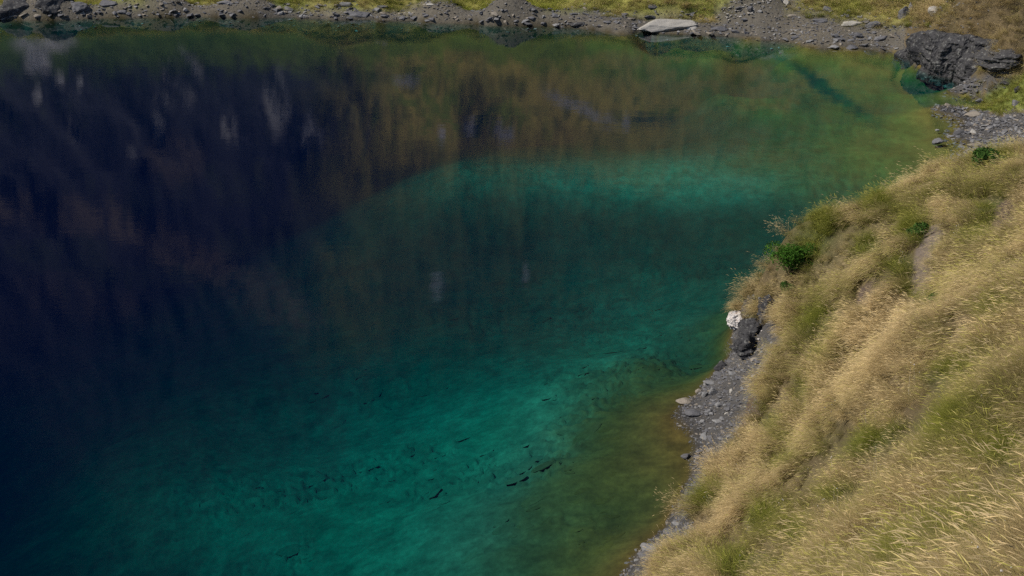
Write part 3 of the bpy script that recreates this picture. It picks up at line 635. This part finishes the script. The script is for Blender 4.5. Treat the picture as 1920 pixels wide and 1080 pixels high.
# ------------------------------------------------------------------ grass
def blades(n, rad, length, lean, spread, droop, width, g, heads=.0, jitter=.25):
    V, Fc, T, Q = [], [], [], []
    for b in range(n):
        ra, rd = g.uniform(0, 6.283), rad * math.sqrt(g.random()); x0, y0 = rd * math.cos(ra), rd * math.sin(ra)
        L = length * g.uniform(.55, 1.15); az = g.normal(0, spread); a0 = max(.02, g.normal(lean, jitter)); a1 = a0 + max(.1, g.normal(droop, .3)); head = g.random() < heads
        if head: L *= 1.35; a1 = a0 + .5 * (a1 - a0)
        w = width * g.uniform(.7, 1.2) * (.6 if head else 1); ca, sa = math.cos(az), math.sin(az); px_, py_ = -sa, ca
        x, y, z = x0, y0, -.03; base = len(V); q = g.random(); nseg = 4
        for k in range(nseg):
            tt = k / nseg; ww = w * (1 - tt * (.3 if head else .75)) * .5
            V += [(x - px_ * ww, y - py_ * ww, z), (x + px_ * ww, y + py_ * ww, z)]; T += [tt, tt]; Q += [q, q]
            a = a0 + (a1 - a0) * (tt + .5 / nseg); d = L / nseg
            x += math.sin(a) * ca * d; y += math.sin(a) * sa * d; z += math.cos(a) * d
        V.append((x, y, z)); T.append(1); Q.append(q)
        for k in range(nseg - 1):
            i = base + 2 * k; Fc += [(i, i + 1, i + 3), (i, i + 3, i + 2)]
        i = base + 2 * (nseg - 1); Fc.append((i, i + 1, i + 2))
        if head:                                                                       # a slim seed head
            a = a1 + .25; hl = .085 * g.uniform(.7, 1.4); hw = .0042; e = len(V); dx, dy, dz = math.sin(a) * ca, math.sin(a) * sa, math.cos(a)
            V += [(x - dx * .02, y - dy * .02, z - dz * .02), (x + px_ * hw + dx * hl * .4, y + py_ * hw + dy * hl * .4, z + dz * hl * .4), (x - px_ * hw + dx * hl * .4, y - py_ * hw + dy * hl * .4, z + dz * hl * .4), (x + dx * hl * .4, y + dy * hl * .4, z + dz * hl * .4 + hw), (x + dx * hl, y + dy * hl, z + dz * hl - .01)]
            T += [1.0] * 5; Q += [q] * 5
            Fc += [(e, e + 1, e + 3), (e, e + 3, e + 2), (e + 1, e + 4, e + 3), (e + 3, e + 4, e + 2)]
    return np.array(V), np.array(Fc), np.array(T, np.float32), np.array(Q, np.float32)
def grass_mat(name, instanced=True, tint=.5):
    t = NT(name); tt = t.attr('t'); q = t.attr('q')
    if instanced: ti, va = t.attr('tint', 'INSTANCER'), t.attr('val', 'INSTANCER')
    else:
        a = t.n('ShaderNodeValue'); a.outputs[0].default_value = tint; ti = a.outputs[0]; b = t.n('ShaderNodeValue'); b.outputs[0].default_value = 1; va = b.outputs[0]
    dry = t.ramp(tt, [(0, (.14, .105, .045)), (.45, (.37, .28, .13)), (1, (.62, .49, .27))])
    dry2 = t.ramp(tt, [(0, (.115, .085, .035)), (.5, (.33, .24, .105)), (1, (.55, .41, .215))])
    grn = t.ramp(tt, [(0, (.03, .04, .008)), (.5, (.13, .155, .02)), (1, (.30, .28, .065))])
    d = t.mix(q, dry, dry2)
    s = t.math('ADD', ti, t.math('MULTIPLY', t.math('SUBTRACT', q, .5), .7))
    m = t.n('ShaderNodeMapRange'); t.l(s, m.inputs[0]); m.inputs[1].default_value = .3; m.inputs[2].default_value = .7
    c = t.mix(m.outputs[0], d, grn)
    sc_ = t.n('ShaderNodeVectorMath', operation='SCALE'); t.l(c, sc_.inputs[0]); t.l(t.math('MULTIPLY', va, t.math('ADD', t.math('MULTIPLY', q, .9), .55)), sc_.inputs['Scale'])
    df = t.n('ShaderNodeBsdfDiffuse'); tl = t.n('ShaderNodeBsdfTranslucent'); t.l(sc_.outputs[0], df.inputs[0]); t.l(sc_.outputs[0], tl.inputs[0])
    mx = t.n('ShaderNodeMixShader'); mx.inputs[0].default_value = .3; t.l(df.outputs[0], mx.inputs[1]); t.l(tl.outputs[0], mx.inputs[2])
    return t.out(mx.outputs[0])
M_grass = grass_mat('meadow_grass'); M_tuss = grass_mat('green_tussock_grass', False, .85); M_dryt = grass_mat('straw_grass', False, .05)
def grass_mesh(name, mat, *a, **k):
    V, Fc, T, Q = blades(*a, **k); me = np_mesh(name, V, Fc, True, {'t': ('FLOAT', T), 'q': ('FLOAT', Q)}); me.materials.append(mat); return me
G = lambda s: np.random.default_rng(s)
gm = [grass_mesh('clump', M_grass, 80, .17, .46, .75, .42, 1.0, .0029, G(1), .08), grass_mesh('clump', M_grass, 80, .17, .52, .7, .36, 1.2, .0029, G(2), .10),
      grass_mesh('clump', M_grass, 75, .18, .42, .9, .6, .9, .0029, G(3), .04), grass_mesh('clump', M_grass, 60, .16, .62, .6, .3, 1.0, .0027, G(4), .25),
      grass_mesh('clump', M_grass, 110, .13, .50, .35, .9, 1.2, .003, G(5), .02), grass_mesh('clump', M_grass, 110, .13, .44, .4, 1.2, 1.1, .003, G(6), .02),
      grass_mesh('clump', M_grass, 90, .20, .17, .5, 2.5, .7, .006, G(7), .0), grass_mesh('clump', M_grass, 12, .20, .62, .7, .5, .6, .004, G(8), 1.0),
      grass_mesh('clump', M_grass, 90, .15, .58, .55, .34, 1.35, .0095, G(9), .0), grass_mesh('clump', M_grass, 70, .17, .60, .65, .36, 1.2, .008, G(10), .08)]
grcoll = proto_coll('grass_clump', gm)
gxz = np.gradient(GZ, axis=0) / np.gradient(RR, axis=0); gaz = np.gradient(GZ, axis=1) / (np.gradient(AA, axis=1) * RR)
DWX = -(gxz * np.sin(AA) + gaz * np.cos(AA)); DWY = -(gxz * np.cos(AA) - gaz * np.sin(AA))
nearland = ((RR < 60) & (RR > 5.5) & (GZ > .45) & ~bare & (np.abs(AA) < R(40)) & (SS < -12))
dmul = np.where(RR < 16, 95, np.where(RR < 30, 62, 40)) * (1 - .96 * pathm) * (1 - .97 * soilm)
patch = .22 + .78 * sstep(-.3, .12, fbm(GX / .9, GY / 1.1, oct=3, seed=190))
Pn, ci_, cj_ = draw(cellmean(nearland * dmul * patch))
n_ = len(Pn); x, y = Pn[:, 0], Pn[:, 1]
green = hz(x, y, GREEN); band = fbm(x / .9 + y * .25, y / 3.0 - x * .15, oct=3, seed=192)
tint = np.clip(.19 + .95 * green + .42 * band + .04 * (np.hypot(x, y) < 22) + rng.normal(0, .14, n_), 0, 1)
val = .90 + .22 * fbm(x / 2.2, y / 2.2, oct=3, seed=193) - .14 * band - .08 * (np.hypot(x, y) < 22) + rng.normal(0, .07, n_)
dwx, dwy = hz(x, y, DWX), hz(x, y, DWY); dl = np.hypot(dwx, dwy) + 1e-6
yaw = np.arctan2(dwy / dl * .7 + .05, dwx / dl * .7 - .75) + .8 * fbm(x / 2.2, y / 2.2, oct=2, seed=194) + rng.normal(0, .18, n_) * np.where(np.hypot(x, y) < 22, 3.0, 1.2)
pick = np.where(tint > .5, rng.choice([4, 5, 0], n_), np.where(np.hypot(x, y) < 24, rng.choice([0, 1, 2, 3, 1, 6, 6, 6, 2, 0], n_), rng.choice([8, 8, 9, 9, 4, 6, 2], n_)))
hs = np.clip(.82 + .75 * fbm(x / .9, y / 1.1, oct=3, seed=190) + .2 * rng.random(n_), .45, 1.5) * np.where(np.hypot(x, y) > 30, 1.12, 1)
scl = np.stack([hs * 1.05, hs * 1.05, hs * rng.uniform(.8, 1.15, n_)], -1)
rot = np.stack([rng.normal(0, .08, n_), rng.normal(0, .08, n_), yaw], -1)
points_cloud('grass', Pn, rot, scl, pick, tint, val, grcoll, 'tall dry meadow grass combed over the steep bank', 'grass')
# grass beyond the water: far shore, turf by the beach, golden grass above the outcrop
toph = ((RR > 76) & (AA > R(16)) & (GZ > 1.75) & (AA < R(27)) & (RR < 97)) * 1.0
fd = np.where((SS > 0) & (SS < 11) & (AA < R(18)) & (AA > R(-25)), FARGRASS * sstep(1.5, 3, SS) * 20, 0); fd = np.maximum(fd, toph * 26); fd = np.maximum(fd, TURF * 30)
hid = ((RR < 84) & (RR > 55) & (AA > R(17.5)) & (GZ > 1.4)) * 18
Pf, ci_, cj_ = draw(cellmean(np.maximum(fd, hid * (1 - toph))))
n_ = len(Pf); x, y = Pf[:, 0], Pf[:, 1]; tf = hz(x, y, TURF); tp = hz(x, y, toph)
tint = np.clip(np.where(tf > .3, .8, np.where(tp > .5, .26 + .35 * fbm(x / 2, y / 2, oct=3, seed=196), .74 + .5 * fbm(x / 2.5, y / 2.5, oct=3, seed=196) - .25 * sstep(4, 14, x))) + rng.normal(0, .1, n_), 0, 1)
val = np.where((tf > .3) | (tp > .5), .95, 1.25) + .25 * fbm(x / 1.6, y / 1.6, oct=3, seed=197) + rng.normal(0, .08, n_)
pick = np.where(tf > .3, 6, rng.choice([0, 2, 4, 5, 6], n_)); hs = np.where(tf > .3, .9, 1.15) * rng.uniform(.7, 1.3, n_)
points_cloud('far_grass', Pf, np.stack([np.zeros(n_), np.zeros(n_), rng.uniform(0, 6.28, n_)], -1), np.stack([hs * 1.5, hs * 1.5, hs], -1), pick, tint, val, grcoll, 'green and golden grass edging the far shore above the pebbles', 'grass')

# ------------------------------------------------------------------ tussocks one can point at
tm = [grass_mesh('grass_tussock', M_tuss, 420, .34, .52, .42, 1.5, 1.0, .006, G(20 + k), .05) for k in range(4)]
tuss = [(1548, 428, 1.0, 'vivid green tussock on the crest of the grassy point'), (1530, 470, 1.25, 'dark green drooping tussock just behind the bright bush'), (1505, 480, 1.1, 'green tussock hanging over the bright bush'),
        (1724, 436, .8, 'green tussock beside the top end of the dirt path'), (1690, 505, .95, 'dense green tussock left of the middle of the dirt path'), (1722, 552, .7, 'dark tussock at the lower bend of the dirt path'),
        (1768, 470, .9, 'yellow green tussock on the uphill side of the dirt path'), (1558, 660, .9, 'green tussock on the slope above the pebble beach'), (1620, 470, .9, 'green tussock between the drooping tussock and the dirt path'),
        (1462, 805, 1.0, 'yellow green tussock overhanging the dark soil edge of the beach'), (1440, 975, 1.2, 'big green tussock in the straw grass near the lowest rocks'), (1505, 1005, 1.0, 'bright green tussock next to the big one in the straw grass'),
        (1385, 1065, 1.3, 'wide green tussock at the bottom of the bank by the water'), (1335, 930, .9, 'green tussock drooping over the narrow end of the pebble beach'), (1850, 445, 1.0, 'yellow green tussock below the bare scar high on the bank'),
        (1880, 600, .9, 'olive tussock half way down the far side of the bank'), (1725, 1065, .9, 'dark green tussock in matted grass at the bottom edge')]
for k, (px, py, s_, lb) in enumerate(tuss):
    P, dd = ground_at(px, py + 8); o = link('grass_tussock', tm[k % 4]); o.location = P; o.scale = (s_, s_, s_ * .95); o.rotation_euler = (0, 0, 2.6 + rng.uniform(-.5, .5))
    tag(o, lb, 'tussock', 'green tussocks on the bank')
# straw seed heads leaning out over the water
def seed_clump(seed): return grass_mesh('straw_grass_clump', M_dryt, 130, .35, .55, .7, .7, .8, .006, G(seed), .85)
for k, (px, py, lb) in enumerate([(1268, 955, 'tan seed heads leaning out over the water under the pebble beach'), (1420, 545, 'wispy dry grass sticking out above the white boulder'), (1470, 440, 'pinkish dry grass on the outer crest of the grassy point')]):
    P, dd = ground_at(px + 10, py); o = link('straw_grass_clump', seed_clump(60 + k)); o.location = P; o.rotation_euler = (0, 0, 2.9); tag(o, lb, 'grass clump')

# ------------------------------------------------------------------ leafy bushes
def leaf_mat(name, a, b):
    t = NT(name); q = t.attr('q'); c = t.mix(q, a, b); df = t.n('ShaderNodeBsdfDiffuse'); tl = t.n('ShaderNodeBsdfTranslucent'); t.l(c, df.inputs[0]); t.l(c, tl.inputs[0])
    mx = t.n('ShaderNodeMixShader'); mx.inputs[0].default_value = .3; t.l(df.outputs[0], mx.inputs[1]); t.l(tl.outputs[0], mx.inputs[2]); return t.out(mx.outputs[0])
M_leaf = leaf_mat('bright_leaf', (.025, .07, .01), (.06, .135, .02)); M_leaf2 = leaf_mat('bush_leaf', (.022, .055, .012), (.06, .11, .025)); M_stem = stone_mat('woody_stem', (.06, .045, .03), (.12, .09, .06))
def bush(px, py, W, D_, H, n, leaf, mat, label, seed, lumps=9):
    g = G(seed); P, dd = ground_at(px, py); root = bpy.data.objects.new('bush', None); COL.objects.link(root); root.location = P + np.array((-.08, -.35, .28)); tag(root, label, 'bush')
    V, Fc, Q = [], [], []
    cs = np.c_[g.uniform(-.6, .6, lumps) * W / 2, g.uniform(-.6, .6, lumps) * D_ / 2, g.uniform(.3, .75, lumps) * H]; rs = g.uniform(.28, .5, lumps) * min(W, H * 1.4) * .6
    for k in range(n):
        c = int(g.integers(lumps)); d = g.normal(size=3); d /= np.linalg.norm(d); d[2] = abs(d[2]) if g.random() < .75 else d[2]
        p = cs[c] + d * rs[c] * g.uniform(.7, 1.05); nrm = d + g.normal(0, .5, 3); nrm /= np.linalg.norm(nrm); a = np.cross(nrm, g.normal(size=3)); a /= np.linalg.norm(a); b = np.cross(nrm, a)
        s = leaf * g.uniform(.6, 1.2); i = len(V); V += [p - a * s, p + b * s * .45, p + a * s, p - b * s * .45]; Fc.append((i, i + 1, i + 2, i + 3)); Q += [g.random()] * 4
    me = np_mesh('foliage', np.array(V), np.array(Fc), False, {'q': ('FLOAT', np.array(Q, np.float32))}); link('foliage', me, mat, root)
    bm = bmesh.new()
    for c in cs:
        a = Vector((c[0] * .15, c[1] * .15, -.08)); b = Vector(c); d = b - a; r_ = bmesh.ops.create_cone(bm, segments=6, radius1=.022, radius2=.008, depth=d.length, cap_ends=True)
        bmesh.ops.transform(bm, matrix=Matrix.Translation((a + b) / 2) @ d.to_track_quat('Z', 'Y').to_matrix().to_4x4(), verts=r_['verts'])
    me = bpy.data.meshes.new('stem'); bm.to_mesh(me); bm.free(); link('stem', me, M_stem, root)
    return root
bush(1482, 520, 2.0, 1.3, 1.15, 5200, .045, M_leaf, 'bright green rounded bush on the rocky point over the white boulder', 1, 14)
bush(1474, 558, .6, .5, .55, 900, .04, M_leaf2, 'small dark green bush right under the bright rounded one', 2, 5)
bush(1853, 322, 1.6, 1.1, .6, 2600, .055, M_leaf2, 'green leafy bush at the top rim of the bank', 3, 14)
bush(1715, 455, .7, .6, .4, 900, .05, M_leaf2, 'low leafy herb patch along the dirt path', 4, 6)
bush(1755, 582, .75, .5, .3, 900, .05, M_leaf2, 'spreading leafy herb at the bottom end of the dirt path', 5, 6)
for px, py, lb in ((1517, 33, 'green tuft on the far turf, bigger of the pair'), (1538, 31, 'green tuft on the far turf, smaller of the pair'), (1584, 27, 'green tuft at the bare patch of the far slope'), (1703, 49, 'green tuft on bare ground under the dark block'), (1742, 50, 'green tuft beside the golden grass of the outcrop')):
    P, dd = ground_at(px, py); o = link('grass_tussock', tm[0]); o.location = P; o.scale = (.95, .95, 1.0); o.rotation_euler = (0, 0, px); tag(o, lb, 'tussock', 'green tufts on the far turf')

# ------------------------------------------------------------------ slabs on the lake floor
def bed_at(px, py):
    return ground_at(px, py)
sub_list = [(822, 948, 34, 9), (885, 1048, 40, 14), (1100, 818, 64, 18), (1000, 866, 50, 14), (950, 868, 46, 12), (1020, 880, 40, 12), (980, 880, 50, 10), (1040, 868, 40, 16), (965, 905, 36, 9), (575, 702, 46, 9), (880, 818, 50, 9), (800, 1028, 40, 8),
            (1130, 663, 60, 10), (1010, 607, 40, 9), (1190, 655, 40, 8), (700, 745, 40, 8), (720, 800, 40, 8), (930, 792, 46, 8), (1270, 727, 40, 10), (540, 1043, 44, 9), (455, 1005, 40, 7), (590, 908, 34, 6), (1130, 1032, 40, 9), (1150, 1015, 50, 9), (1000, 958, 26, 12)]
def pick_bed(): return rng.uniform(480, 1340), rng.uniform(560, 1075)
while len(sub_list) < 200:
    px, py = pick_bed(); P, dd = bed_at(px, py)
    if P[2] < -.35 and P[2] > -5.5: s_ = 9 + 30 * rng.random() ** 2 * (1 if px < 1080 else .7); sub_list.append((px, py, s_, s_ * .22))
t = NT('sunken_stone'); geo = t.n('ShaderNodeNewGeometry').outputs['Position']; nz = t.noise(7, 5, geo, .65)
k_ = t.math('MULTIPLY_ADD', nz, 1.0); t.t.nodes[-1].inputs[2].default_value = .45
sv = t.n('ShaderNodeVectorMath', operation='SCALE'); t.l(t.n('ShaderNodeObjectInfo').outputs['Color'], sv.inputs[0]); t.l(k_, sv.inputs['Scale'])
MATS['sub'] = t.out(t.bsdf(sv.outputs[0], .95, nz, .5, .03, .1))
for k, (px, py, w, h) in enumerate(sub_list):
    P, dd = bed_at(px, py); W = w * dd / F
    o = link('sunken_slab', mesh_with(('sub', k % 12), lambda: rock_mesh('sunken_slab', 700 + k % 12, 3, 9, .07, .5, 1.6), 'sub'))
    x, y = P[0], P[1] + W * .15; e = .35; z0 = float(hz(x, y))
    nrm = Vector((float(hz(x - e, y) - hz(x + e, y)), float(hz(x, y - e) - hz(x, y + e)), 2 * e)).normalized()
    o.location = (x, y, z0 - W * .012); o.scale = (W * 1.3, W * rng.uniform(.35, .8), W * rng.uniform(.16, .3))
    o.rotation_mode = 'QUATERNION'
    o.rotation_quaternion = Vector((0, 0, 1)).rotation_difference(nrm) @ Matrix.Rotation(rng.normal(.15, .35), 4, 'Z').to_quaternion()
    o.color = (*[float(hz(x, y, colr[..., c])) * .95 for c in range(3)], 1)
    tag(o, 'silt covered slab on the lake floor showing through the teal water', 'slab', 'sunken slabs on the lake floor')
# pale flower heads and dead stalks standing over the near grass
def stalk(seed, hr):
    g = G(seed); V, Fc = [], []
    for b in range(3):
        x, y = g.uniform(-.1, .1, 2); h = g.uniform(.35, .6); lx, ly = g.uniform(-.12, .12, 2); i = len(V)
        for kx in range(3): V.append((x + .003 * math.cos(kx * 2.1), y + .003 * math.sin(kx * 2.1), -.03))
        V.append((x + lx, y + ly, h)); Fc += [(i, i + 1, i + 3), (i + 1, i + 2, i + 3), (i + 2, i, i + 3)]
        c = np.array((x + lx, y + ly, h)); i = len(V); r_ = hr * g.uniform(.6, 1.2)
        for d in ((1, 0, 0), (0, 1, 0), (-1, 0, 0), (0, -1, 0), (0, 0, 1), (0, 0, -1)): V.append(tuple(c + np.array(d) * r_ * g.uniform(.7, 1.2)))
        for a_ in range(4): Fc += [(i + a_, i + (a_ + 1) % 4, i + 4), (i + (a_ + 1) % 4, i + a_, i + 5)]
    return np.array(V), np.array(Fc)
fl = []
for kx, (hr, mt) in enumerate(((.016, M_white), (.012, M_pale), (.02, M_brown))):
    V, Fc = stalk(80 + kx, hr); me = np_mesh('flower_stalk', V, Fc, True); me.materials.append(mt); fl.append(me)
Pw, a_, b_ = draw(cellmean((nearland & (RR < 34)) * .9 * (1 - pathm)))
n_ = len(Pw); z_ = np.zeros(n_); sc1 = rng.uniform(.7, 1.2, n_)
points_cloud('wildflowers', Pw, np.stack([rng.normal(0, .2, n_), rng.normal(0, .2, n_), rng.uniform(0, 6.28, n_)], -1), np.stack([sc1] * 3, -1), rng.integers(0, 3, n_), z_, z_ + 1, proto_coll('flower_stalk', fl), 'scattered pale seed heads and small white flowers in the near grass', 'wildflowers')
